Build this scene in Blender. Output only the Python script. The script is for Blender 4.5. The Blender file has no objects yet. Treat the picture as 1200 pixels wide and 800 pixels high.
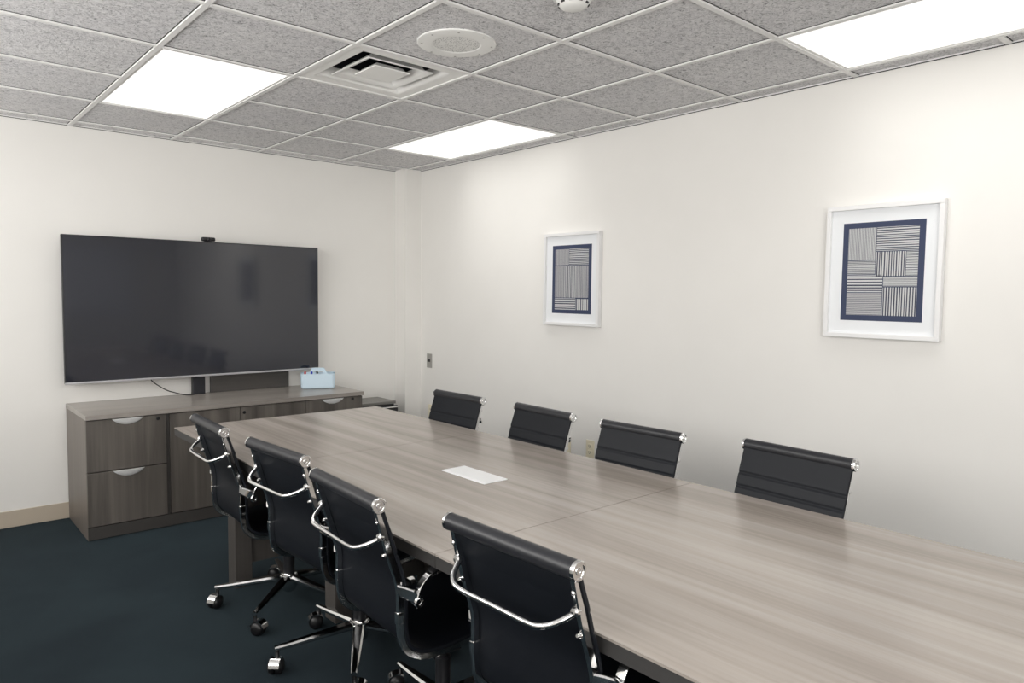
import bpy, bmesh, math, random
from mathutils import Vector, Matrix
random.seed(7)
PI = math.pi
COL = bpy.context.scene.collection
CH = 2.53            # ceiling height
T = 0.6096           # ceiling grid module
XR, YB = 1.345, 2.59 # right wall, back wall
XL, YF = -3.05, -4.25

# ------------------------------------------------------------------ materials
def mat(name, color, rough=0.5, metal=0.0, spec=0.5, emit=None, estr=0.0, coat=0.0):
    m = bpy.data.materials.new(name); m.use_nodes = True
    b = m.node_tree.nodes['Principled BSDF']
    b.inputs['Base Color'].default_value = (*color, 1)
    b.inputs['Roughness'].default_value = rough
    b.inputs['Metallic'].default_value = metal
    b.inputs['Specular IOR Level'].default_value = spec
    b.inputs['Coat Weight'].default_value = coat
    if emit:
        b.inputs['Emission Color'].default_value = (*emit, 1)
        b.inputs['Emission Strength'].default_value = estr
    return m

def nodes(m):
    nt = m.node_tree
    return nt, nt.nodes, nt.links, nt.nodes['Principled BSDF']

def coords(m, scale=(1, 1, 1), rot=(0, 0, 0), loc=(0, 0, 0)):
    nt, N, L, b = nodes(m)
    tc = N.new('ShaderNodeTexCoord'); mp = N.new('ShaderNodeMapping')
    mp.inputs['Scale'].default_value = scale; mp.inputs['Rotation'].default_value = rot
    mp.inputs['Location'].default_value = loc
    L.new(tc.outputs['Object'], mp.inputs['Vector'])
    return mp.outputs['Vector']

def noise(m, vec, scale, detail=4, rough=0.55, dist=0.0):
    nt, N, L, b = nodes(m)
    n = N.new('ShaderNodeTexNoise')
    n.inputs['Scale'].default_value = scale; n.inputs['Detail'].default_value = detail
    n.inputs['Roughness'].default_value = rough; n.inputs['Distortion'].default_value = dist
    L.new(vec, n.inputs['Vector'])
    return n.outputs['Fac']

def ramp(m, fac, stops):
    nt, N, L, b = nodes(m)
    r = N.new('ShaderNodeValToRGB')
    e = r.color_ramp.elements
    while len(e) < len(stops): e.new(0.5)
    for i, (p, c) in enumerate(stops):
        e[i].position = p; e[i].color = (*c, 1)
    L.new(fac, r.inputs['Fac'])
    return r.outputs['Color']

def mix(m, a, b_, fac, mode='MIX'):
    nt, N, L, b = nodes(m)
    x = N.new('ShaderNodeMix'); x.data_type = 'RGBA'; x.blend_type = mode
    if isinstance(fac, float): x.inputs['Factor'].default_value = fac
    else: L.new(fac, x.inputs['Factor'])
    for s, v in (('A', a), ('B', b_)):
        sock = [i for i in x.inputs if i.name == s and i.type == 'RGBA'][0]
        if isinstance(v, tuple): sock.default_value = (*v, 1)
        else: L.new(v, sock)
    return [o for o in x.outputs if o.type == 'RGBA'][0]

def bump(m, h, strength, dist):
    nt, N, L, b = nodes(m)
    bp = N.new('ShaderNodeBump'); bp.inputs['Strength'].default_value = strength
    bp.inputs['Distance'].default_value = dist
    L.new(h, bp.inputs['Height']); L.new(bp.outputs['Normal'], b.inputs['Normal'])

def base(m, col):
    nt, N, L, b = nodes(m); L.new(col, b.inputs['Base Color'])

def wood(name, dark, mid, light, axis, rough=0.4, spec=0.5, fine=55.0, broad=7.0):
    m = mat(name, mid, rough, 0, spec)
    def sc(s, along): return tuple(along if i == axis else s for i in range(3))
    v1 = coords(m, sc(1.0, 0.045)); v2 = coords(m, sc(1.0, 0.012), loc=(3.1, 1.7, 0.4))
    v3 = coords(m, sc(1.0, 0.10), loc=(7.7, 2.2, 5.1))
    n1 = noise(m, v1, broad, 5, 0.6, 0.3); n2 = noise(m, v2, fine, 4, 0.6)
    n3 = noise(m, v3, broad * 0.35, 3, 0.5, 0.6)
    c1 = ramp(m, n1, [(0.34, dark), (0.5, mid), (0.66, light)])
    c2 = ramp(m, n2, [(0.33, tuple(x * 0.72 for x in mid)), (0.5, mid), (0.66, tuple(min(1, x * 1.22) for x in mid))])
    c3 = ramp(m, n3, [(0.35, dark), (0.65, light)])
    c = mix(m, c1, c2, 0.32); c = mix(m, c, c3, 0.25)
    base(m, c); bump(m, n2, 0.06, 0.001)
    return m

M = {}
M['wall'] = mat('painted wall', (0.80, 0.775, 0.73), 0.62, 0, 0.3)
v = coords(M['wall']); base(M['wall'], ramp(M['wall'], noise(M['wall'], v, 2.2, 3), [(0.3, (0.835, 0.822, 0.792)), (0.7, (0.855, 0.842, 0.812))]))
bump(M['wall'], noise(M['wall'], v, 260, 2), 0.05, 0.001)
M['base'] = mat('vinyl baseboard', (0.52, 0.45, 0.36), 0.5)
# carpet
m = M['carpet'] = mat('navy carpet', (0.01, 0.015, 0.02), 0.95, 0, 0.15)
v = coords(m); nA = noise(m, v, 1.7, 5, 0.6, 0.5); nB = noise(m, v, 420, 2)
cA = ramp(m, nA, [(0.36, (0.0045, 0.0088, 0.0135)), (0.64, (0.0115, 0.0200, 0.0255))])
cB = ramp(m, nB, [(0.3, (0.45, 0.45, 0.45)), (0.7, (1.0, 1.0, 1.0))])
base(m, mix(m, cA, cB, 0.7, 'MULTIPLY')); bump(m, nB, 0.5, 0.004)
b = m.node_tree.nodes['Principled BSDF']; b.inputs['Sheen Weight'].default_value = 0.10; b.inputs['Sheen Roughness'].default_value = 0.5
b.inputs['Sheen Tint'].default_value = (0.55, 0.75, 0.85, 1)
# ceiling tile
m = M['tile'] = mat('fissured ceiling tile', (0.5, 0.49, 0.5), 0.95, 0, 0.1)
v = coords(m); nA = noise(m, v, 48, 6, 0.75, 1.6); nB = noise(m, v, 3.0, 3)
cA = ramp(m, nA, [(0.33, (0.27, 0.267, 0.272)), (0.45, (0.74, 0.735, 0.742)), (0.56, (0.93, 0.92, 0.925))])
cB = ramp(m, nB, [(0.3, (0.94, 0.94, 0.95)), (0.7, (1, 1, 1))])
base(m, mix(m, cA, cB, 1.0, 'MULTIPLY')); bump(m, nA, 1.0, 0.011)
M['tbar'] = mat('white ceiling grid', (0.82, 0.815, 0.805), 0.5)
M['painted_shadow'] = mat('dark gap', (0.03, 0.03, 0.03), 0.9)  # dark colour standing in for shadow lines along the ceiling grid
M['white_metal'] = mat('white enamel', (0.86, 0.86, 0.84), 0.4)
M['white_plastic'] = mat('white plastic', (0.8, 0.8, 0.78), 0.35)
M['diffuser'] = mat('lit diffuser', (0.9, 0.9, 0.9), 0.5, emit=(1.0, 0.985, 0.955), estr=1.05)
M['grille'] = mat('speaker grille', (0.6, 0.6, 0.58), 0.5)
v = coords(M['grille']); vo = M['grille'].node_tree.nodes.new('ShaderNodeTexVoronoi'); vo.inputs['Scale'].default_value = 150
M['grille'].node_tree.links.new(v, vo.inputs['Vector'])
base(M['grille'], ramp(M['grille'], vo.outputs['Distance'], [(0.22, (0.22, 0.22, 0.22)), (0.38, (0.80, 0.80, 0.78))]))
# furniture
M['table'] = wood('table laminate', (0.195, 0.163, 0.138), (0.355, 0.316, 0.282), (0.475, 0.438, 0.400), 1, 0.25, 0.5, 60, 9)
M['table_edge'] = mat('table edge band', (0.048, 0.046, 0.045), 0.5)
M['table_leg'] = wood('table leg laminate', (0.055, 0.049, 0.045), (0.075, 0.068, 0.062), (0.10, 0.09, 0.083), 2, 0.5)
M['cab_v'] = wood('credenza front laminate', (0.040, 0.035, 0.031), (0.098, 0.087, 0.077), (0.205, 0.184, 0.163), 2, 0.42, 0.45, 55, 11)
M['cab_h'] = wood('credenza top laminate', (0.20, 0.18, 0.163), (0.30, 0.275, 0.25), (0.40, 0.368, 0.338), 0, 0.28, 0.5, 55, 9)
M['cab_side_lit'] = wood('credenza side laminate lit tone', (0.145, 0.124, 0.107), (0.18, 0.157, 0.137), (0.215, 0.189, 0.166), 2, 0.42, 0.4, 55, 6)  # lighter than the fronts: light falling on the side is in the colour
M['kick'] = mat('credenza plinth', (0.05, 0.046, 0.043), 0.5)
M['board'] = wood('dark board', (0.055, 0.05, 0.047), (0.07, 0.064, 0.06), (0.085, 0.078, 0.073), 0, 0.4)
M['satin'] = mat('satin nickel', (0.88, 0.88, 0.87), 0.3, 0.15)
M['black'] = mat('black plastic', (0.012, 0.012, 0.014), 0.35)
M['black_matte'] = mat('matte black', (0.012, 0.012, 0.014), 0.6)
M['mount'] = mat('black mount steel', (0.018, 0.019, 0.025), 0.45, 0.2)
M['screen'] = mat('switched-off screen', (0.014, 0.016, 0.025), 0.085, 0, 0.95)
M['tv_trim'] = mat('silver trim', (0.55, 0.55, 0.57), 0.3, 0.6)
M['chrome'] = mat('polished chrome', (0.86, 0.86, 0.86), 0.09, 1.0)
m = M['leather'] = mat('black leather', (0.006, 0.0075, 0.011), 0.48, 0, 0.28)
v = coords(m); bump(m, noise(m, v, 420, 3), 0.15, 0.0006)
M['roll'] = mat('black leather roll', (0.017, 0.018, 0.022), 0.38, 0, 0.5)
M['rubber'] = mat('castor rubber', (0.008, 0.008, 0.009), 0.4)
M['frame_white'] = mat('white picture frame', (0.82, 0.82, 0.82), 0.4)
M['mat_board'] = mat('white mat board', (0.84, 0.86, 0.88), 0.7)
M['navy'] = mat('navy ink', (0.030, 0.043, 0.098), 0.6)
M['ink'] = mat('dark ink', (0.035, 0.04, 0.075), 0.6)
M['paper'] = mat('pale print paper', (0.60, 0.61, 0.61), 0.7)
M['paper_grey'] = mat('pale grey print paper', (0.50, 0.50, 0.51), 0.7)
M['ivory'] = mat('ivory plastic', (0.86, 0.80, 0.62), 0.4)
M['steel_plate'] = mat('stainless plate', (0.36, 0.35, 0.33), 0.4, 0.3)
M['bin'] = mat('pale blue plastic', (0.60, 0.74, 0.84), 0.4)
M['red'] = mat('red cap', (0.55, 0.03, 0.03), 0.4)
M['blue'] = mat('blue cap', (0.02, 0.05, 0.50), 0.4)
M['dark_top'] = wood('grey cabinet top', (0.15, 0.145, 0.135), (0.19, 0.183, 0.17), (0.23, 0.222, 0.21), 0, 0.4)
M['white_port'] = mat('white table port', (0.82, 0.83, 0.84), 0.35)
M['lens'] = mat('lens glass', (0.01, 0.01, 0.015), 0.08)
M['board_white'] = mat('dry erase surface', (0.88, 0.89, 0.92), 0.2)

# ------------------------------------------------------------------ mesh builder
def catmull(pts, n=6):
    P = [Vector(p) for p in pts]; P = [2 * P[0] - P[1]] + P + [2 * P[-1] - P[-2]]
    out = []
    for i in range(1, len(P) - 2):
        for k in range(n):
            t = k / n; a, b_, c, d = P[i - 1], P[i], P[i + 1], P[i + 2]
            out.append(0.5 * ((2 * b_) + (c - a) * t + (2 * a - 5 * b_ + 4 * c - d) * t * t + (3 * b_ - a - 3 * c + d) * t ** 3))
    out.append(P[-2]); return out

class MB:
    def __init__(s): s.bm = bmesh.new()
    def _merge(s, tmp, mi=0, xf=None):
        if xf is not None: tmp.transform(xf)
        vm = {}
        for v in tmp.verts: vm[v] = s.bm.verts.new(v.co)
        for f in tmp.faces:
            try:
                g = s.bm.faces.new([vm[v] for v in f.verts]); g.material_index = mi; g.smooth = True
            except ValueError: pass
        tmp.free()
    def box(s, x0, x1, y0, y1, z0, z1, bev=0.0, seg=2, mi=0, xf=None):
        t = bmesh.new(); bmesh.ops.create_cube(t, size=1)
        for v in t.verts:
            v.co = Vector(((x0 + x1) / 2 + v.co.x * (x1 - x0), (y0 + y1) / 2 + v.co.y * (y1 - y0), (z0 + z1) / 2 + v.co.z * (z1 - z0)))
        if bev > 0:
            bmesh.ops.bevel(t, geom=list(t.edges), offset=bev, segments=seg, profile=0.5, affect='EDGES')
        s._merge(t, mi, xf); return s
    def quad(s, pts, mi=0):
        f = s.bm.faces.new([s.bm.verts.new(p) for p in pts]); f.material_index = mi; return s
    def loft(s, rings, closed=True, cap=True, mi=0):
        R = [[s.bm.verts.new(p) for p in r] for r in rings]
        n = len(R[0]); 
        for a, b_ in zip(R, R[1:]):
            for i in range(n if closed else n - 1):
                j = (i + 1) % n
                f = s.bm.faces.new((a[i], a[j], b_[j], b_[i])); f.smooth = True; f.material_index = mi
        if cap and closed:
            f = s.bm.faces.new(list(reversed(R[0]))); f.material_index = mi
            f = s.bm.faces.new(R[-1]); f.material_index = mi
        return s
    def lathe(s, prof, seg=24, axis=(0, 0, 1), org=(0, 0, 0), mi=0, cap=True):
        a = Vector(axis).normalized(); q = Vector((0, 0, 1)).rotation_difference(a).to_matrix(); o = Vector(org)
        rings = [[o + q @ Vector((r * math.cos(2 * PI * i / seg), r * math.sin(2 * PI * i / seg), z)) for i in range(seg)] for r, z in prof]
        return s.loft(rings, True, cap, mi)
    def tube(s, path, r, seg=10, mi=0):
        P = [Vector(p) for p in path]; rings = []; up = None
        for i, p in enumerate(P):
            t = (P[min(i + 1, len(P) - 1)] - P[max(i - 1, 0)]).normalized()
            if up is None:
                up = Vector((0, 0, 1)) if abs(t.z) < 0.9 else Vector((1, 0, 0))
            up = (up - t * up.dot(t)).normalized(); sd = t.cross(up)
            rr = r[i] if isinstance(r, (list, tuple)) else r
            rings.append([p + rr * (up * math.cos(2 * PI * k / seg) + sd * math.sin(2 * PI * k / seg)) for k in range(seg)])
        return s.loft(rings, True, True, mi)
    def strip(s, path, side, w, th, mi=0, ch=0.22):
        """flat bar swept along path; w along side, th across; small chamfers"""
        P = [Vector(p) for p in path]; sd0 = Vector(side).normalized(); rings = []
        for i, p in enumerate(P):
            t = (P[min(i + 1, len(P) - 1)] - P[max(i - 1, 0)]).normalized()
            sd = (sd0 - t * sd0.dot(t)).normalized(); n = sd.cross(t)
            ww = w[i] if isinstance(w, (list, tuple)) else w
            tt = th[i] if isinstance(th, (list, tuple)) else th
            c = ch * min(ww, tt); a, b_ = ww / 2, tt / 2
            sec = [(a - c, b_), (-a + c, b_), (-a, b_ - c), (-a, -b_ + c), (-a + c, -b_), (a - c, -b_), (a, -b_ + c), (a, b_ - c)]
            rings.append([p + sd * x + n * y for x, y in sec])
        return s.loft(rings, True, True, mi)
    def build(s, name, material, parent=None, loc=None, sharp=35):
        me = bpy.data.meshes.new(name)
        bmesh.ops.recalc_face_normals(s.bm, faces=list(s.bm.faces))
        s.bm.to_mesh(me); s.bm.free()
        for p in me.polygons: p.use_smooth = True
        me.set_sharp_from_angle(angle=math.radians(sharp))
        for mm in (material if isinstance(material, list) else [material]): me.materials.append(mm)
        o = bpy.data.objects.new(name, me); COL.objects.link(o)
        wn = o.modifiers.new('weighted', 'WEIGHTED_NORMAL'); wn.keep_sharp = True
        if parent: o.parent = parent
        if loc: o.location = loc
        return o

def thing(name, label, cat, loc=(0, 0, 0), rz=0.0, group=None):
    o = bpy.data.objects.new(name, None); COL.objects.link(o)
    o.empty_display_size = 0.1
    o.location = loc; o.rotation_euler = (0, 0, rz); o['label'] = label; o['category'] = cat
    if group: o['group'] = group
    return o
def tag(o, label, cat, group=None):
    o['label'] = label; o['category'] = cat
    if group: o['group'] = group
    return o
def struct(name, mb, material, sharp=35):
    o = mb.build(name, material, sharp=sharp); o['kind'] = 'structure'; return o
def copy_tree(o, parent=None):
    c = o.copy(); COL.objects.link(c)
    if parent: c.parent = parent
    for ch in list(o.children): copy_tree(ch, c)
    return c

# ------------------------------------------------------------------ room
struct('floor', MB().box(XL - .1, XR + .1, YF - .1, YB + .1, -0.1, 0), M['carpet'])
struct('wall_back', MB().box(XL - .1, XR + .1, YB, YB + .1, 0, CH + .3), M['wall'])
struct('wall_right', MB().box(XR, XR + .1, YF, YB, 0, CH + .3), M['wall'])
VY0, VY1, VZ0, VZ1 = -2.3, 2.2, 1.32, 2.40
struct('wall_left', MB().box(XL - .1, XL, YF, VY0, 0, CH + .3).box(XL - .1, XL, VY1, YB, 0, CH + .3).box(XL - .1, XL, VY0, VY1, 0, VZ0).box(XL - .1, XL, VY0, VY1, VZ1, CH + .3), M['wall'])
wf = MB()
for a in ((VY0, VY1, VZ0, VZ0 + .05), (VY0, VY1, VZ1 - .05, VZ1)): wf.box(XL - .08, XL + .012, a[0], a[1], a[2], a[3], .003)
for k in range(5):
    y = VY0 + .025 + k * (VY1 - VY0 - .05) / 4; wf.box(XL - .08, XL + .012, y - .025, y + .025, VZ0 + .05, VZ1 - .05, .003)
struct('added_window_2', wf, M['white_plastic'])  # added window, never in view; its daylight lifts the walls and ceiling
pl = bpy.data.lights.new('added_window_portal', 'AREA'); pl.shape = 'RECTANGLE'; pl.size = VY1 - VY0; pl.size_y = VZ1 - VZ0; pl.cycles.is_portal = True
po = bpy.data.objects.new('added_window_portal', pl); COL.objects.link(po); po.location = (XL - .05, (VY0 + VY1) / 2, (VZ0 + VZ1) / 2); po.rotation_euler = (PI / 2, 0, -PI / 2)
WX0, WX1, WZ0, WZ1 = -2.95, -.58, .85, 2.42
struct('wall_front', MB().box(XL - .1, WX0, YF - .1, YF, 0, CH + .3).box(WX1, XR + .1, YF - .1, YF, 0, CH + .3).box(WX0, WX1, YF - .1, YF, 0, WZ0).box(WX0, WX1, YF - .1, YF, WZ1, CH + .3), M['wall'])
wf = MB()
for a in ((WX0, WX1, WZ0, WZ0 + .04), (WX0, WX1, WZ1 - .04, WZ1), (WX0, WX0 + .04, WZ0 + .04, WZ1 - .04), (WX1 - .04, WX1, WZ0 + .04, WZ1 - .04)): wf.box(a[0], a[1], YF - .07, YF + .012, a[2], a[3], .003)
struct('added_window_1', wf, M['white_plastic'])  # second added window, behind the camera, to throw daylight on the back wall
pl = bpy.data.lights.new('added_window_portal', 'AREA'); pl.shape = 'RECTANGLE'; pl.size = WX1 - WX0; pl.size_y = WZ1 - WZ0; pl.cycles.is_portal = True
po = bpy.data.objects.new('added_window_portal', pl); COL.objects.link(po); po.location = ((WX0 + WX1) / 2, YF - .05, (WZ0 + WZ1) / 2); po.rotation_euler = (-PI / 2, 0, PI)
struct('wall_pillar', MB().box(1.188, XR, 2.43, YB, 0, CH), M['wall'])
struct('baseboard_back', MB().box(XL, 1.188, YB - .008, YB, 0, .105, .003), M['base'])
struct('baseboard_right', MB().box(XR - .008, XR, YF, 2.43, 0, .105, .003), M['base'])
struct('baseboard_left', MB().box(XL, XL + .008, YF, YB - .008, 0, .105, .003), M['base'])

LIGHTS = [(-2, 1), (1, 1), (1, -4), (-2, -4)]       # grid cell of the far-left corner of each 1x2 cell panel
light_cells = {(i, j + k) for i, j in LIGHTS for k in (0, 1)}
vent_cell = (-1, 0)
gx = [XL] + [i * T for i in range(-5, 3) if XL + .02 < i * T < XR - .02] + [XR]
gy = [YF] + [j * T for j in range(-7, 5) if YF + .02 < j * T < YB - .02] + [YB]
c = MB()
for a, b_ in zip(gx, gx[1:]):
    for d, e in zip(gy, gy[1:]):
        cell = (round(math.floor((a + b_) / 2 / T)), round(math.floor((d + e) / 2 / T)))
        if cell in light_cells or cell == vent_cell: continue
        c.box(a, b_, d, e, CH, CH + .016)
struct('ceiling', c, M['tile'])
g = MB()
w = 0.012
for x in gx[1:-1]:
    g.box(x - w, x + w, YF, YB, CH - .007, CH - .0005, .001, 1)
for y in gy[1:-1]:
    if True:
        g.box(XL, XR, y - w, y + w, CH - .0066, CH - .0001, .001, 1)
# leave light/vent modules open: cut by building short pieces instead of crossing a 2-module light
g.bm.free(); g = MB()
def crossing_light_y(i, j):   # segment of the line y=j*T between i*T and (i+1)*T lies inside a light
    return (i, j) in light_cells and (i, j - 1) in light_cells
for x in gx[1:-1]:
    g.box(x - w, x + w, YF, YB, CH - .008, CH + .001, .0012, 1)
for y in gy[1:-1]:
    j = round(y / T)
    for a, b_ in zip(gx, gx[1:]):
        i = math.floor((a + b_) / 2 / T)
        if crossing_light_y(i, j): continue
        g.box(a + (w if a != XL else 0), b_ - (w if b_ != XR else 0), y - w, y + w, CH - .008, CH + .001, .0012, 1)
# wall angle
g.box(XL, XR, YB - .005, YB, CH - .006, CH + .001); g.box(XR - .005, XR, YF, 2.43, CH - .006, CH + .001)
g.box(XL, XL + .014, YF, YB, CH - .006, CH + .001)
struct('trim_1', g, M['tbar'])
shadow = MB()
for x in gx[1:-1]:
    for s_ in (-1, 1): shadow.box(x + s_ * (w + .0022) - .0022, x + s_ * (w + .0022) + .0022, YF, YB, CH - .0012, CH - .0002)
for y in gy[1:-1]:
    j = round(y / T)
    for a, b_ in zip(gx, gx[1:]):
        if crossing_light_y(math.floor((a + b_) / 2 / T), j): continue
        for s_ in (-1, 1): shadow.box(a, b_, y + s_ * (w + .0022) - .0022, y + s_ * (w + .0022) + .0022, CH - .0012, CH - .0002)
shadow.box(XL, XR, YB - .004, YB - .0005, CH - .0095, CH - .006); shadow.box(XR - .004, XR - .0005, YF, 2.43, CH - .0095, CH - .006)
struct('grid_shadow_lines', shadow, M['painted_shadow'])  # thin dark strips painting the shade beside grid bars and at the walls
struct('wall_top', MB().box(XL - .1, XR + .1, YF - .1, YB + .1, CH + .3, CH + .4), M['wall'])

# lights
PANEL_W, PANEL_SPREAD = 3.1, 110.0
LL = ['flat white lit ceiling panel at left, above and in front of the big screen',
      'flat white lit ceiling panel near the pillar corner, beside the right wall',
      'flat white lit ceiling panel at the upper right corner, above the larger striped print',
      'flat white lit ceiling panel overhead at left, out of the frame']
for (i, j), lab in zip(LIGHTS, LL):
    x0, x1, y0, y1 = i * T + w, (i + 1) * T - w, j * T + w, (j + 2) * T - w
    t = thing('ceiling_light', lab, 'ceiling light', ((x0 + x1) / 2, (y0 + y1) / 2, CH), 0, 'recessed ceiling light panels')
    hx, hy = (x1 - x0) / 2, (y1 - y0) / 2
    f = MB(); bw = .014
    f.box(-hx, hx, -hy, -hy + bw, -.004, .03); f.box(-hx, hx, hy - bw, hy, -.004, .03)
    f.box(-hx, -hx + bw, -hy + bw, hy - bw, -.004, .03); f.box(hx - bw, hx, -hy + bw, hy - bw, -.004, .03)
    f.box(-hx, hx, -hy, hy, .03, .05)
    f.build('frame', M['white_metal'], t)
    MB().box(-hx + bw, hx - bw, -hy + bw, hy - bw, 0.0, .012).build('diffuser', M['diffuser'], t)
    la = bpy.data.lights.new('panel_light', 'AREA'); la.shape = 'RECTANGLE'; la.size = 2 * (hx - bw); la.size_y = 2 * (hy - bw)
    la.energy = PANEL_W; la.spread = math.radians(PANEL_SPREAD); la.color = (1.0, .985, .955)
    lo = bpy.data.objects.new('panel_light', la); COL.objects.link(lo); lo.parent = t; lo.location = (0, 0, -.001)

# air vent: square cone diffuser in its cell
x0, x1, y0, y1 = -T + w, -w, w, T - w
t = thing('air_vent', 'square white air vent with stepped louvres set in the ceiling grid', 'air vent', ((x0 + x1) / 2, (y0 + y1) / 2, CH))
hx = (x1 - x0) / 2
def sq(r, z): return [Vector((-r, -r, z)), Vector((r, -r, z)), Vector((r, r, z)), Vector((-r, r, z))]
f = MB(); f.loft([sq(hx, .02), sq(hx, -.003), sq(.240, -.003), sq(.232, .000), sq(.222, .010), sq(.214, .028), sq(.212, .05)], True, False)
f.build('frame', M['white_metal'], t, sharp=40)
f = MB(); f.loft([sq(.176, .001), sq(.172, -.001), sq(.156, .004), sq(.140, .016), sq(.130, .036), sq(.133, .037), sq(.143, .019), sq(.158, .008), sq(.176, .004), sq(.176, .001)], True, False)
f.build('louver', M['white_metal'], t, sharp=40)
f = MB(); f.loft([sq(.096, .003), sq(.094, -.001), sq(.090, -.001)], True, True)
f.loft([sq(.092, .004), sq(.080, .010), sq(.070, .024)], True, True)
f.build('center_plate', M['white_metal'], t, sharp=30)
f = MB()
for a in range(4):
    f.box(-.003, .003, -.211, .211, .040, .052, xf=Matrix.Rotation(a * PI / 2, 4, 'Z'))
f.build('bracket', M['mount'], t)
MB().loft([sq(.2125, .05), sq(.2125, .16), sq(.001, .16)], True, False).build('duct', M['mount'], t)

# ceiling speaker
t = thing('ceiling_speaker', 'round white speaker with perforated middle in a ceiling tile', 'speaker', (-.300, -.285, CH))
MB().lathe([(.165, .0), (.165, -.004), (.158, -.008), (.105, -.010), (.098, -.006), (.098, 0)], 48, cap=False).build('rim', M['white_metal'], t)
MB().lathe([(.0985, -.0055), (.06, -.0075), (.001, -.008)], 40).build('grille', M['grille'], t)
for k in range(8):
    a = k * PI / 4 + .2; f = MB(); f.lathe([(.0045, -.0085), (.0045, -.0098), (.001, -.0105)], 8, org=(.146 * math.cos(a),   .146 * math.sin(a), 0)); f.build('screw', M['steel_plate'], t)

# smoke detector
t = thing('smoke_detector', 'small white domed smoke detector on the ceiling, cut off by the top edge', 'smoke detector', (-.292, -.955, CH))
MB().lathe([(.075, 0), (.075, -.012), (.070, -.016), (.001, -.016)], 36).build('mount_plate', M['white_plastic'], t)
MB().lathe([(.060, -.016), (.058, -.030), (.045, -.044), (.030, -.050), (.001, -.051)], 36).build('dome', M['white_plastic'], t)
f = MB()
for k in range(10):
    a = k * 2 * PI / 10
    f.box(.047, .056, -.008, .008, -.0385, -.033, .001, 1, xf=Matrix.Rotation(a, 4, 'Z'))
f.build('sensor_slot', M['black'], t)

# ------------------------------------------------------------------ conference table
TX0, TX1, TZ = -.992, .243, .75
YS = [1.302, .180, -1.130, -2.42]
t = thing('conference_table', 'long grey wood-grain conference table running down the room between two rows of chairs', 'table', (0, 0, 0))
for a, b_ in zip(YS, YS[1:]):
    tp = MB().box(TX0, TX1, b_ + .0016, a - .0016, TZ - .006, TZ).build('tabletop', M['table'], t)
    e = MB(); e.box(TX0 + .001, TX1 - .001, b_ + .0016, a - .0016, TZ - .042, TZ - .006, .001, 1)
    e.build('edge_band', M['table_edge'], tp)
def table_leg(x, y):
    MB().box(x, x + .085, y - .05, y + .05, 0, TZ - .042, .004).build('leg', M['table_leg'], t)
for x in (-.868, .034): table_leg(x, .818)
for x in (-.668, -.166): table_leg(x, .152)
for x in (-.668, -.166): table_leg(x, -1.13)
for x in (-.868, .034): table_leg(x, -2.02)
MB().box(-.783, .034, .808, .834, .10, TZ - .042, .002).build('modesty_panel', M['table_leg'], t)
MB().box(-.783, .034, -2.034, -2.008, .10, TZ - .042, .002).build('modesty_panel', M['table_leg'], t)
MB().box(-.583, -.166, .139, .165, .10, TZ - .042, .002).build('modesty_panel', M['table_leg'], t)
MB().box(-.583, -.166, -1.143, -1.117, .10, TZ - .042, .002).build('modesty_panel', M['table_leg'], t)
p = MB().box(-.420, -.300, -.642, -.360, TZ, TZ + .004, .0015).build('cable_port', M['white_port'], t); p['label'] = 'white cable port cover set flush in the tabletop'
MB().box(-.410, -.310, -.632, -.370, TZ + .004, TZ + .0052, .0006, 1).build('port_lid', M['white_port'], p)

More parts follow.
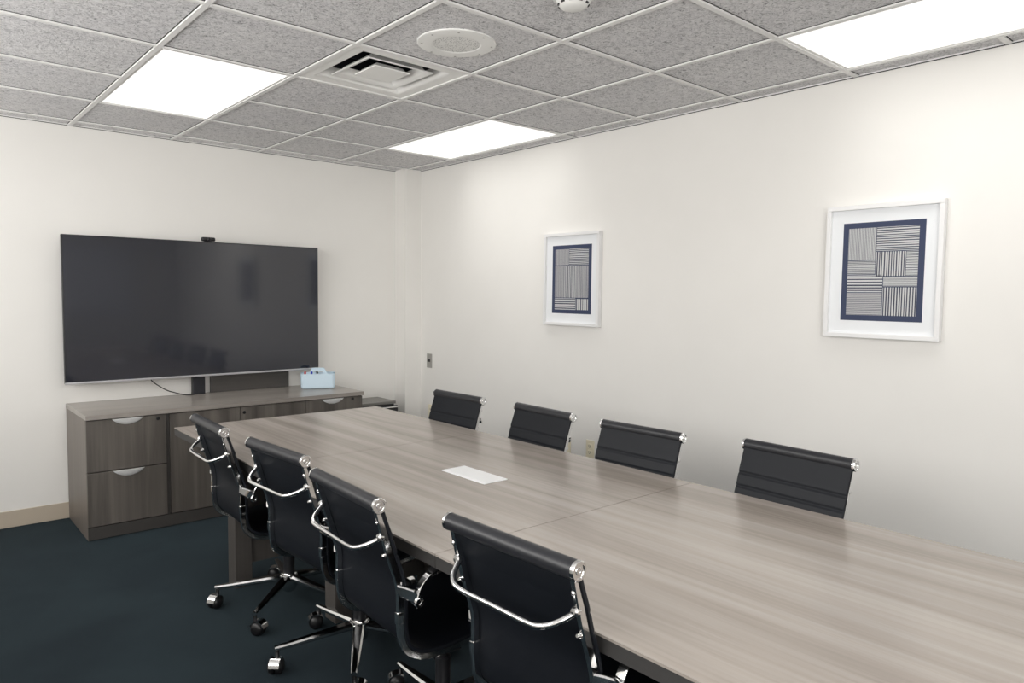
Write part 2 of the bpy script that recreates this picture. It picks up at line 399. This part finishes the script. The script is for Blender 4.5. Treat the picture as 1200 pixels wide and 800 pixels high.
# ------------------------------------------------------------------ conference chairs
def chair_path():
    k = [(-.350, .878), (-.334, .815), (-.314, .745), (-.290, .672), (-.281, .630), (-.280, .580), (-.279, .520), (-.270, .470), (-.247, .438), (-.205, .418), (-.14, .410), (-.03, .418), (.09, .433), (.165, .440), (.205, .432), (.225, .408)]
    return k
def make_chair(rot_base):
    t = thing('conference_chair', 'x', 'chair')
    K = chair_path()
    P = [Vector((x, 0, z)) for x, z in K]
    S = catmull(P, 5)
    PS = [Vector((-.357, 0, .900))] + P
    # side rails
    for s_ in (-1, 1):
        MB().strip([p + Vector((0, s_ * .202, 0)) for p in S], (0, 1, 0), .013, .022).build('side_rail', M['chrome'], t)
    # sling, split at the bottom of the curve
    def normal(i):
        a, b_ = S[max(i - 1, 0)], S[min(i + 1, len(S) - 1)]
        d = (b_ - a).normalized(); return Vector((-d.z, 0, d.x)) if True else None
    cut = 5 * 8
    def sling(i0, i1):
        mb = MB(); rings = []
        for i in range(i0, i1 + 1):
            n = normal(i)
            if n.x < 0 and n.z < 0: n = -n
            p = S[i]; th = .0055
            # horizontal stitched creases on the sitter's side
            fr = th
            for zc, dp in ((.787, .0035), (.738, .0035)):
                dz = abs(p.z - zc)
                if p.x < -.26 and dz < .007: fr -= dp * (1 - dz / .007)
            hw = .2125
            q_ = p + n * (.0165 - .0075 * max(0, min(1, (p.z - .80) / .08)))
            rings.append([q_ + n * fr + Vector((0, -hw + .003, 0)), q_ + n * fr + Vector((0, hw - .003, 0)), q_ + n * (fr - .003) + Vector((0, hw, 0)), q_ - n * th + Vector((0, hw, 0)), q_ - n * th + Vector((0, -hw, 0)), q_ + n * (fr - .003) + Vector((0, -hw, 0))])
        mb.loft(rings, True, True); return mb
    # finer sampling for the backrest so the creases read
    S0 = S; Sf = catmull(PS, 20)
    S = Sf; cut = 20 * 9
    sling(0, cut).build('backrest', M['leather'], t, sharp=50)
    sling(cut, len(S) - 3).build('seat', M['leather'], t, sharp=50)
    # padded band between the creases
    # top roll with chrome caps
    c0 = Vector((-.354, 0, .895))
    MB().lathe([(.010, -.2115), (.0205, -.211), (.0215, -.208), (.0215, .208), (.0205, .211), (.010, .2115)], 24, (0, 1, 0), c0).build('top_roll', M['roll'], t)
    for s_ in (-1, 1):
        MB().lathe([(.0225, .2115), (.0225, .2185), (.0205, .2205), (.0155, .2205), (.0150, .2180), (.0085, .2180), (.0080, .2205), (.0045, .2205), (.0040, .219), (.0005, .219)], 24, (0, s_, 0), c0).build('end_cap', M['chrome'], t)
    # rear stretcher bar (bent handle behind the back)
    br = [(-.334, .197, .798), (-.350, .190, .790), (-.376, .172, .776), (-.392, .146, .766), (-.396, .11, .762), (-.396, 0, .762), (-.396, -.11, .762), (-.392, -.146, .766), (-.376, -.172, .776), (-.350, -.190, .790), (-.334, -.197, .798)]
    f = MB(); f.tube(catmull(br, 5), .0074, 12)
    f.build('stretcher', M['chrome'], t)
    for s_ in (-1, 1):
        f = MB(); f.lathe([(.009, -.008), (.011, -.005), (.011, .006), (.007, .010), (.001, .011)], 12, (-1, 0, .2), (-.340, s_ * .199, .800)); f.build('bolt', M['chrome'], t)
        f = MB(); f.lathe([(.006, 0), (.006, .012), (.004, .015), (.001, .015)], 10, (-1, 0, .3), (-.322, s_ * .200, .742)); f.build('bolt', M['chrome'], t)
        f = MB(); f.lathe([(.005, 0), (.005, .010), (.001, .012)], 10, (-1, 0, .2), (-.345, s_ * .202, .842)); f.build('bolt', M['chrome'], t)
    # clamp on the rail and the arm
    for s_ in (-1, 1):
        f = MB()
        f.box(-.293, -.268, -.0095, .0095, .535, .570, .003, 2, xf=Matrix.Translation((0, s_ * .202, 0))); f.build('rail_clamp', M['chrome'], t)
        f = MB(); f.strip([(-.288, s_ * .206, .640), (-.278, s_ * .224, .636), (-.264, s_ * .240, .628), (-.246, s_ * .246, .614)], (0, 0, 1), [.026, .032, .034, .028], .016)
        f.lathe([(.013, -.014), (.016, -.011), (.016, .011), (.013, .014), (.007, .013), (.006, .010), (.001, .010)], 16, (0, s_, 0), (-.246, s_ * .243, .606))
        f.build('arm_bracket', M['chrome'], t)
        arm = [(-.250, s_ * .244, .622), (-.238, s_ * .244, .650), (-.212, s_ * .244, .675), (-.17, s_ * .244, .689), (-.10, s_ * .244, .694), (0, s_ * .244, .693), (.07, s_ * .244, .687), (.115, s_ * .244, .662), (.132, s_ * .244, .61), (.130, s_ * .243, .55), (.122, s_ * .240, .49), (.110, s_ * .228, .440)]
        A = catmull(arm, 5)
        a = MB().strip(A, (0, 1, 0), .024, .008).build('armrest', M['chrome'], t)
        MB().strip(catmull([(-.205, s_ * .244, .686), (-.17, s_ * .244, .696), (-.10, s_ * .244, .7005), (0, s_ * .244, .700), (.07, s_ * .244, .694), (.10, s_ * .244, .682)], 4), (0, 1, 0), .028, .008).build('arm_pad', M['black_matte'], a)
    # under-seat mechanism and lever
    f = MB(); f.box(-.10, .10, -.07, .07, .355, .392, .008); f.strip([(-.09, -.207, .405), (-.09, -.10, .396), (-.09, .10, .396), (-.09, .207, .405)], (1, 0, 0), .04, .012); f.strip([(.09, -.207, .425), (.09, -.10, .396), (.09, .10, .396), (.09, .207, .425)], (1, 0, 0), .04, .012)
    f.build('tilt_mechanism', M['black'], t)
    MB().tube(catmull([(.02, -.06, .372), (.02, -.14, .372), (.02, -.19, .366), (.02, -.215, .362)], 4), [.005] * 8 + [.008] * 5, 8).build('lever', M['black'], t)
    MB().lathe([(.026, .125), (.026, .27), (.024, .272), (.0135, .273), (.0135, .357)], 20).build('gas_column', M['black'], t)
    MB().lathe([(.020, .060), (.032, .070), (.040, .100), (.040, .142), (.034, .152), (.0275, .153)], 24).build('hub', M['chrome'], t)
    for k in range(5):
        a = rot_base + k * 2 * PI / 5
        R_ = Matrix.Rotation(a, 4, 'Z')
        path = [R_ @ Vector(q) for q in ((.030, 0, .128), (.10, 0, .120), (.20, 0, .108), (.29, 0, .098), (.335, 0, .094))]
        sd = R_ @ Vector((0, 1, 0))
        lg = MB().strip(path, sd, [.046, .042, .035, .028, .022], [.028, .025, .021, .018, .016], ch=.3).build('base_leg', M['chrome'], t)
        # twin-wheel castor with hood
        o = R_ @ Vector((.325, 0, 0)); tr = a + 1.1 + .5 * math.sin(k * 2.3)
        X = Matrix.Translation(o) @ Matrix.Rotation(tr, 4, 'Z')
        cs = bpy.data.objects.new('caster', None)
        f = MB()
        f.lathe([(.008, .058), (.008, .095)], 12, org=(0, 0, 0))
        for s_ in (-1, 1):
            f.lathe([(.012, .004), (.028, .004), (.031, .008), (.031, .014), (.0285, .021), (.023, .027), (.014, .031), (.002, .032)], 24, (0, s_, 0), (.016, 0, .031))
        f.bm.transform(X)
        g_ = MB(); rings = []
        for q in range(11):
            th = math.radians(10 + q * 16); rr = .0362
            cx, cz = .016 + rr * math.cos(th), .030 + rr * math.sin(th)
            rings.append([Vector((cx, -.020, cz)), Vector((cx, .020, cz)), Vector((.016 + (rr - .003) * math.cos(th), .020, .030 + (rr - .003) * math.sin(th))), Vector((.016 + (rr - .003) * math.cos(th), -.020, .030 + (rr - .003) * math.sin(th)))])
        g_.loft(rings, True, True, mi=1); g_.bm.transform(X)
        tmp = g_.bm.copy(); g_.bm.free(); f._merge(tmp, 1)
        bpy.data.objects.remove(cs)
        f.build('caster', [M['rubber'], M['chrome']], lg)
    return t

# roll centre (x, y), yaw in degrees, faces: +1 towards +x
ROWS = [
 ('L', -1.083, .466, -2.4, 151, 'black sling chair at the far end of the near-side row, closest to the credenza'),
 ('L', -1.068, -.222, 3.4, 162, 'second black sling chair from the credenza in the near-side row'),
 ('L', -1.118, -.840, -2.7, 158, 'third black sling chair from the credenza in the near-side row, just behind the closest one'),
 ('L', -1.088, -1.555, 1.5, 170, 'black sling chair closest to the camera, its back filling the bottom middle'),
 ('R', .322, .512, 1.5, 54, 'black chair back behind the table nearest the pillar corner, farthest in the wall-side row'),
 ('R', .350, -.165, -2.5, 54, 'black chair back behind the table below the smaller striped print, left of the ivory outlet'),
 ('R', .340, -.794, 2.0, 54, 'black chair back behind the table just right of the ivory outlet'),
 ('R', .345, -1.505, -3.5, 54, 'black chair back at far right behind the table, largest of the wall-side row'),
]
LIFTED = (ROWS[3][5], ROWS[7][5])
protos = {}
for side, rx, ry, yaw, brot, lab in ROWS:
    th = math.radians(yaw); c_, s_ = math.cos(th), math.sin(th)
    key = round(brot)
    t = make_chair(math.radians(brot)) if not protos else None
    if t is None:
        src = protos['first']; t = copy_tree(src)
        # turn the star base of the copy
        d = math.radians(brot) - protos['rot']
        for ch in t.children:
            if ch.name.startswith('base_leg') or ch.name.startswith('hub'):
                ch.rotation_euler = (0, 0, d)
    else:
        protos['first'] = t; protos['rot'] = math.radians(brot)
    SB = .354
    if side == 'L':
        t.location = (rx + SB * c_, ry + SB * s_, 0); t.rotation_euler = (0, 0, th)
        t['group'] = 'conference chairs along the near side of the table'
    else:
        t.location = (rx - SB * c_, ry - SB * s_, 0); t.rotation_euler = (0, 0, th + PI)
        t['group'] = 'conference chairs between the table and the right wall'
    t['label'] = lab; t['category'] = 'chair'
    dz = .022 if lab in LIFTED else 0.0          # seat set a little higher on its gas column
    for ch in t.children:
        if not (ch.name.startswith('base_leg') or ch.name.startswith('hub')): ch.location.z = dz

# ------------------------------------------------------------------ credenza
CX0, CX1, CY0, CY1 = -1.285, .530, 1.985, YB - .003
t = thing('credenza', 'long grey wood-grain credenza with drawers and doors under the big screen', 'credenza', (0, 0, 0))
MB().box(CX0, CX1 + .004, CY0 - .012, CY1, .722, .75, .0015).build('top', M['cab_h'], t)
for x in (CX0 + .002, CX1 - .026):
    MB().box(x, x + .022, CY0 + .0195, CY1 - .003, .0, .722, .001).build('side_panel', M['cab_side_lit'], t)
for x in (-.835, -.3825, .0755):
    MB().box(x - .009, x + .009, CY0 + .012, CY1 - .02, .0, .722).build('partition', M['kick'], t)
MB().box(CX0 + .024, CX1 - .026, CY1 - .016, CY1 - .004, .03, .722).build('back_panel', M['cab_side_lit'], t)
MB().box(CX0 + .024, CX1 - .026, CY0 + .024, CY1 - .02, .062, .080).build('bottom_panel', M['kick'], t)
MB().box(CX0 + .002, CX1 - .004, CY0 + .003, CY0 + .019, .006, .080).build('plinth', M['kick'], t)
def pull(parent, x, z):
    f = MB(); n = 16; hw = .086
    rings = []
    for k in range(n + 1):
        u = -1 + 2 * k / n; dep = .036 * (1 - u * u) ** .8 + .0015; out = .016 * (1 - u * u) ** .5 + .002
        xx = x + u * hw; zt = z - .001
        y0 = CY0 - .0005
        rings.append([Vector((xx, y0, zt)), Vector((xx, y0 - out, zt)), Vector((xx, y0 - out * .75, zt - dep * .6)), Vector((xx, y0 - .001, zt - dep)), Vector((xx, y0, zt - dep))])
    f.loft(rings); return f.build('pull', M['satin'], parent, sharp=50)
def lock(parent, x, z):
    f = MB(); f.lathe([(.011, 0), (.011, .003), (.009, .004), (.0035, .004), (.003, .0025), (.0005, .0025)], 16, (0, -1, 0), (x, CY0, z))
    f.build('lock', M['black'], parent)
def front(kind, x0, x1, z0, z1):
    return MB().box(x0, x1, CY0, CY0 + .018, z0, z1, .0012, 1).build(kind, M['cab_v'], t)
d1 = front('drawer', -1.2825, -.846, .410, .717); pull(d1, -1.060, .717); lock(d1, -.893, .695)
d2 = front('drawer', -1.2825, -.846, .084, .404); pull(d2, -1.060, .404)
e1 = front('door', -.824, -.3855, .084, .717)
e2 = front('door', -.3795, .0725, .084, .717); lock(e2, -.358, .680)
d3 = front('drawer', .0785, .5255, .410, .717); pull(d3, .288, .717); lock(d3, .446, .700)
d4 = front('drawer', .0785, .5255, .084, .404); pull(d4, .288, .404)

# low dark cabinet in the corner
t = thing('low_cabinet', 'low dark cabinet with grey top in the corner between credenza and pillar', 'cabinet', (.80, 2.415, 0))
MB().box(-.235, .200, -.140, .150, .580, .602, .004).build('top', M['dark_top'], t)
MB().box(-.225, .190, -.130, .148, .10, .580, .006).build('body', M['black'], t)
MB().box(-.15, .215, -.150, -.130, .50, .566, .006).build('drawer', M['black'], t)
f = MB(); f.box(-.10, .225, -.158, .0, .548, .560, .004); f.build('handle_rail', M['chrome'], t)
MB().box(-.215, .18, -.12, .138, 0, .10).build('plinth', M['black_matte'], t)

# ------------------------------------------------------------------ television
t = thing('television', 'large switched-off flat screen television above the credenza on the back wall', 'television', (0, 2.47, 0))
tx0, tx1, tz0, tz1 = -1.303, .412, .884, 1.828
MB().box(tx0 + .006, tx1 - .006, 0, .004, tz0 + .012, tz1 - .005).build('screen', M['screen'], t)
f = MB(); f.box(tx0, tx1, .004, .03, tz0, tz1, .004); f.box(tx0, tx0 + .006, -.002, .006, tz0 + .010, tz1, .001, 1); f.box(tx1 - .006, tx1, -.002, .006, tz0 + .010, tz1, .001, 1); f.box(tx0, tx1, -.002, .006, tz1 - .005, tz1, .001, 1)
f.box(tx0 + .25, tx1 - .25, .03, .055, tz0 + .1, tz1 - .25, .01)
f.build('housing', M['black'], t)
MB().box(tx0, tx1, -.003, .012, tz0 - .002, tz0 + .012, .002).build('bottom_trim', M['tv_trim'], t)
mp = MB().box(-.515, -.432, .056, .100, .7502, 1.60, .003).build('mount_post', M['mount'], t)
f = MB()
for z in (.785, .825):
    for x in (-.495, -.452): f.lathe([(.006, 0), (.006, .001), (.001, .001)], 10, (0, -1, 0), (x, .056, z))
f.build('bolt_hole', M['black_matte'], mp)
MB().box(-.60, -.25, .100, .117, 1.2, 1.6, .002).build('wall_bracket', M['mount'], t)

o = MB().box(-.383, .205, 2.553, 2.583, .7502, 1.15, .002).build('backing_board', M['board'])
tag(o, 'dark brown board standing on the credenza behind the big screen', 'board')

# webcam on top of the screen
t = thing('webcam', 'small black webcam clipped on the top edge of the big screen', 'webcam', (-.415, 2.47, 1.824))
MB().box(-.047, .047, -.018, .016, .008, .036, .010, 3).build('body', M['black'], t)
MB().lathe([(.013, 0), (.013, .004), (.010, .005), (.009, .002), (.0005, .001)], 18, (0, -1, 0), (0, -.018, .022)).build('lens', M['lens'], t)
f = MB(); f.box(-.022, .022, -.008, .032, .0042, .012, .003); f.box(-.018, .018, .031, .039, -.05, .006, .003); f.build('clip', M['black_matte'], t)

# cable from the screen to the credenza
f = MB()
cp = [(-.80, 2.485, .8815), (-.79, 2.495, .868), (-.76, 2.50, .842), (-.70, 2.50, .800), (-.64, 2.50, .776), (-.58, 2.50, .758), (-.53, 2.505, .7535), (-.50, 2.53, .7535)]
f.tube(catmull(cp, 6), .0035, 8)
tag(f.build('cable', M['black']), 'thin black cable drooping from the screen onto the credenza', 'cable')

# ------------------------------------------------------------------ pale blue caddy
BZ = .75; rz = -math.radians(27)
t = thing('caddy', 'pale blue plastic caddy with raised handle on the right end of the credenza', 'caddy', (.352, 2.355, BZ), rz)
def rrect(hx, hy, r, z, n=5):
    pts = []
    for cx, cy, a0 in ((hx - r, hy - r, 0), (-hx + r, hy - r, 90), (-hx + r, -hy + r, 180), (hx - r, -hy + r, 270)):
        for k in range(n + 1):
            a = math.radians(a0 + 90 * k / n); pts.append(Vector((cx + r * math.cos(a), cy + r * math.sin(a), z)))
    return pts
HX, HY = .125, .075
f = MB(); f.loft([rrect(HX - .012, HY - .012, .02, 0), rrect(HX - .004, HY - .004, .024, .004), rrect(HX, HY, .026, .016), rrect(HX + .003, HY + .003, .027, .112), rrect(HX + .002, HY + .002, .026, .115), rrect(HX - .001, HY - .001, .025, .113), rrect(HX - .003, HY - .003, .024, .018), rrect(HX - .008, HY - .008, .02, .006)], True, True)
f.build('tray', M['bin'], t, sharp=60)
# handle: raised divider with a slot
f = MB(); z0, z1 = .008, .150
f.box(-HX + .004, HX - .004, -.004, .004, z0, .095, .001, 1)
f.loft([[Vector((-.080, y, .095)), Vector((-.048, y, .150)), Vector((-.040, y, .156)), Vector((.040, y, .156)), Vector((.048, y, .150)), Vector((.080, y, .095)), Vector((.042, y, .095)), Vector((.034, y, .128)), Vector((-.034, y, .128)), Vector((-.042, y, .095))] for y in (-.004, .004)])
f.build('handle', M['bin'], t)
def marker(x, y, zt, tilt, cap, lab, ex=0.0):
    o = thing('marker', lab, 'marker', (0, 0, 0), 0, 'markers in the pale blue caddy')
    MB().lathe([(.006, 0), (.0068, .004), (.0068, .085 + ex), (.006, .088 + ex), (.001, .088 + ex)], 12).build('barrel', M['white_plastic'], o)
    MB().lathe([(.0078, .082 + ex), (.0078, .118 + ex), (.006, .124 + ex), (.001, .124 + ex)], 12).build('cap', cap, o)
    R_ = Matrix.Translation((.352, 2.355, BZ)) @ Matrix.Rotation(rz, 4, 'Z') @ Matrix.Translation((x, y, zt)) @ Matrix.Rotation(tilt, 4, 'Y')
    o.matrix_world = R_
marker(-.099, -.040, .0085, .05, M['red'], 'red-capped marker standing at the left end of the pale blue caddy')
marker(-.060, -.045, .0085, .12, M['blue'], 'blue-capped marker standing in the pale blue caddy')
marker(.004, .030, .0100, -.10, M['black'], 'black-capped marker seen through the handle of the pale blue caddy', .016)

# ------------------------------------------------------------------ pictures
def picture(name, yc, zc, lab, blocks):
    W_, H_ = .513, .620; fw, d = .020, .034
    t = thing(name, lab, 'picture', (XR, yc, zc), 0, 'framed striped prints on the right wall')
    def R(u): return -u          # u to the viewer's right is -y
    f = MB()
    for (u0, u1, z0, z1) in ((-W_/2, W_/2, H_/2 - fw, H_/2), (-W_/2, W_/2, -H_/2, -H_/2 + fw), (-W_/2, -W_/2 + fw, -H_/2 + fw, H_/2 - fw), (W_/2 - fw, W_/2, -H_/2 + fw, H_/2 - fw)):
        f.box(-d, -.001, R(u1), R(u0), z0, z1, .0015)
    f.build('frame', M['frame_white'], t)
    MB().box(-.018, -.002, -W_/2 + fw, W_/2 - fw, -H_/2 + fw, H_/2 - fw).build('mat_board', M['mat_board'], t)
    pw, ph, bw = .362, .458, .026
    mb = MB(); x0 = -.0185
    mb.box(x0, -.017, -pw/2, pw/2, -ph/2, ph/2, mi=0)
    iw, ih = pw - 2*bw, ph - 2*bw
    def q(u0, u1, v0, v1, mi, lift):
        a, b_ = -iw/2 + u0*iw, -iw/2 + u1*iw; c0, c1 = ih/2 - v0*ih, ih/2 - v1*ih
        x = x0 - lift
        mb.quad([(x, R(a), c1), (x, R(b_), c1), (x, R(b_), c0), (x, R(a), c0)], mi)
    for (u0, u1, v0, v1, dr, n, fill, mi) in blocks:
        q(u0, u1, v0, v1, mi, .0003)
        for k in range(n):
            c_ = (k + .5) / n + random.uniform(-.12, .12) / n; h = fill / n / 2 * random.uniform(.8, 1.2)
            if dr == 'h': q(u0, u1, v0 + (v1-v0)*(c_-h), v0 + (v1-v0)*(c_+h), 2, .0006)
            else: q(u0 + (u1-u0)*(c_-h), u0 + (u1-u0)*(c_+h), v0, v1, 2, .0006)
    o = mb.build('print', [M['navy'], M['paper'], M['ink'], M['paper_grey']], t)
    return t
picture('framed_print', -1.378, 1.609, 'larger-looking white framed striped print on the right wall nearest the camera', [
    (0, .405, 0, .365, 'v', 22, .34, 1), (.415, 1, 0, .268, 'h', 11, .42, 1), (.415, .83, .278, .552, 'v', 12, .42, 1), (.838, 1, .278, .552, 'h', 14, .36, 1),
    (0, .405, .375, .53, 'h', 9, .40, 1), (0, .52, .542, .735, 'h', 6, .42, 1), (.53, 1, .562, .668, 'h', 7, .32, 1), (.53, 1, .680, 1, 'v', 13, .45, 1), (0, .52, .745, 1, 'h', 16, .30, 3)])
picture('framed_print', .609, 1.589, 'smaller-looking white framed striped print in the middle of the right wall', [
    (0, .42, 0, .262, 'v', 20, .30, 3), (.43, 1, 0, .262, 'h', 10, .45, 1), (0, .30, .275, .80, 'v', 11, .34, 3), (.30, .62, .275, .80, 'v', 8, .45, 1), (.62, 1, .275, .80, 'v', 13, .34, 3),
    (0, .63, .812, 1, 'h', 5, .40, 1), (.645, 1, .82, 1, 'v', 6, .36, 1)])

# ------------------------------------------------------------------ wall plates
def outlet(yc, zc, lab):
    t = thing('wall_outlet', lab, 'outlet', (XR, yc, zc), 0, 'ivory outlets low on the right wall')
    MB().box(-.006, 0, -.036, .036, -.060, .060, .003).build('cover_plate', M['ivory'], t)
    for z in (.021, -.021):
        s_ = MB().box(-.0085, -.005, -.017, .017, z - .015, z + .015, .003).build('socket', M['ivory'], t)
        f = MB()
        for y in (-.007, .007): f.box(-.0090, -.0084, y - .0016, y + .0016, z - .004, z + .007)
        f.lathe([(.0028, 0), (.0028, .0006), (.0005, .0006)], 8, (-1, 0, 0), (-.0084, 0, z - .009))
        f.build('slot', M['black'], s_)
outlet(.425, .470, 'ivory wall outlet just left of the third wall-side chair from the pillar')
outlet(.640, .468, 'ivory wall outlet partly hidden by the chair below the smaller striped print')
outlet(2.265, .480, 'ivory wall outlet near the pillar, beside the farthest wall-side chair')
t = thing('switch_plate', 'grey metal wall plate with small black button beside the pillar', 'switch', (XR, 2.292, .913))
MB().box(-.006, 0, -.036, .036, -.060, .060, .002).build('cover_plate', M['steel_plate'], t)
MB().box(-.013, -.006, -.016, .018, -.010, .014, .003).build('button', M['black'], t)

# whiteboard on the front wall, seen reflected in the screen
t = thing('whiteboard', 'white board on the wall behind the camera, reflected pale at left in the screen', 'whiteboard', (.08, YF, 1.62))
MB().box(-.60, .60, .004, .014, -.50, .50).build('surface', M['board_white'], t)
f = MB()
for a in ((-.62, .62, .50, .52), (-.62, .62, -.52, -.50), (-.62, -.60, -.50, .50), (.60, .62, -.50, .50)): f.box(a[0], a[1], .001, .02, a[2], a[3], .003)
f.build('frame', M['tv_trim'], t)

# ------------------------------------------------------------------ world, camera, view
wd = bpy.data.worlds.new('World'); bpy.context.scene.world = wd; wd.use_nodes = True
wd.node_tree.nodes['Background'].inputs['Color'].default_value = (1, .98, .952, 1)
wd.node_tree.nodes['Background'].inputs['Strength'].default_value = 6.6

cam = bpy.data.cameras.new('camera'); co = bpy.data.objects.new('camera', cam); COL.objects.link(co)
f_, yaw, pitch, roll = 841.22, 0.717438, -0.0651726, 0.0114106
fw_ = Vector((math.sin(yaw) * math.cos(pitch), math.cos(yaw) * math.cos(pitch), math.sin(pitch)))
r_ = Vector((math.cos(yaw), -math.sin(yaw), 0)); u_ = r_.cross(fw_)
r2 = math.cos(roll) * r_ + math.sin(roll) * u_; u2 = -math.sin(roll) * r_ + math.cos(roll) * u_
mw = Matrix(((r2.x, u2.x, -fw_.x, -2.13816), (r2.y, u2.y, -fw_.y, -2.76505), (r2.z, u2.z, -fw_.z, CH - 1.04693), (0, 0, 0, 1)))
co.matrix_world = mw
cam.sensor_width = 36; cam.lens = f_ / 1200 * 36; cam.clip_start = 0.02
sc = bpy.context.scene; sc.camera = co
sc.view_settings.view_transform = 'Standard'; sc.view_settings.look = 'None'
sc.view_settings.exposure = -0.05; sc.view_settings.gamma = 1; sc.view_settings.use_curve_mapping = False
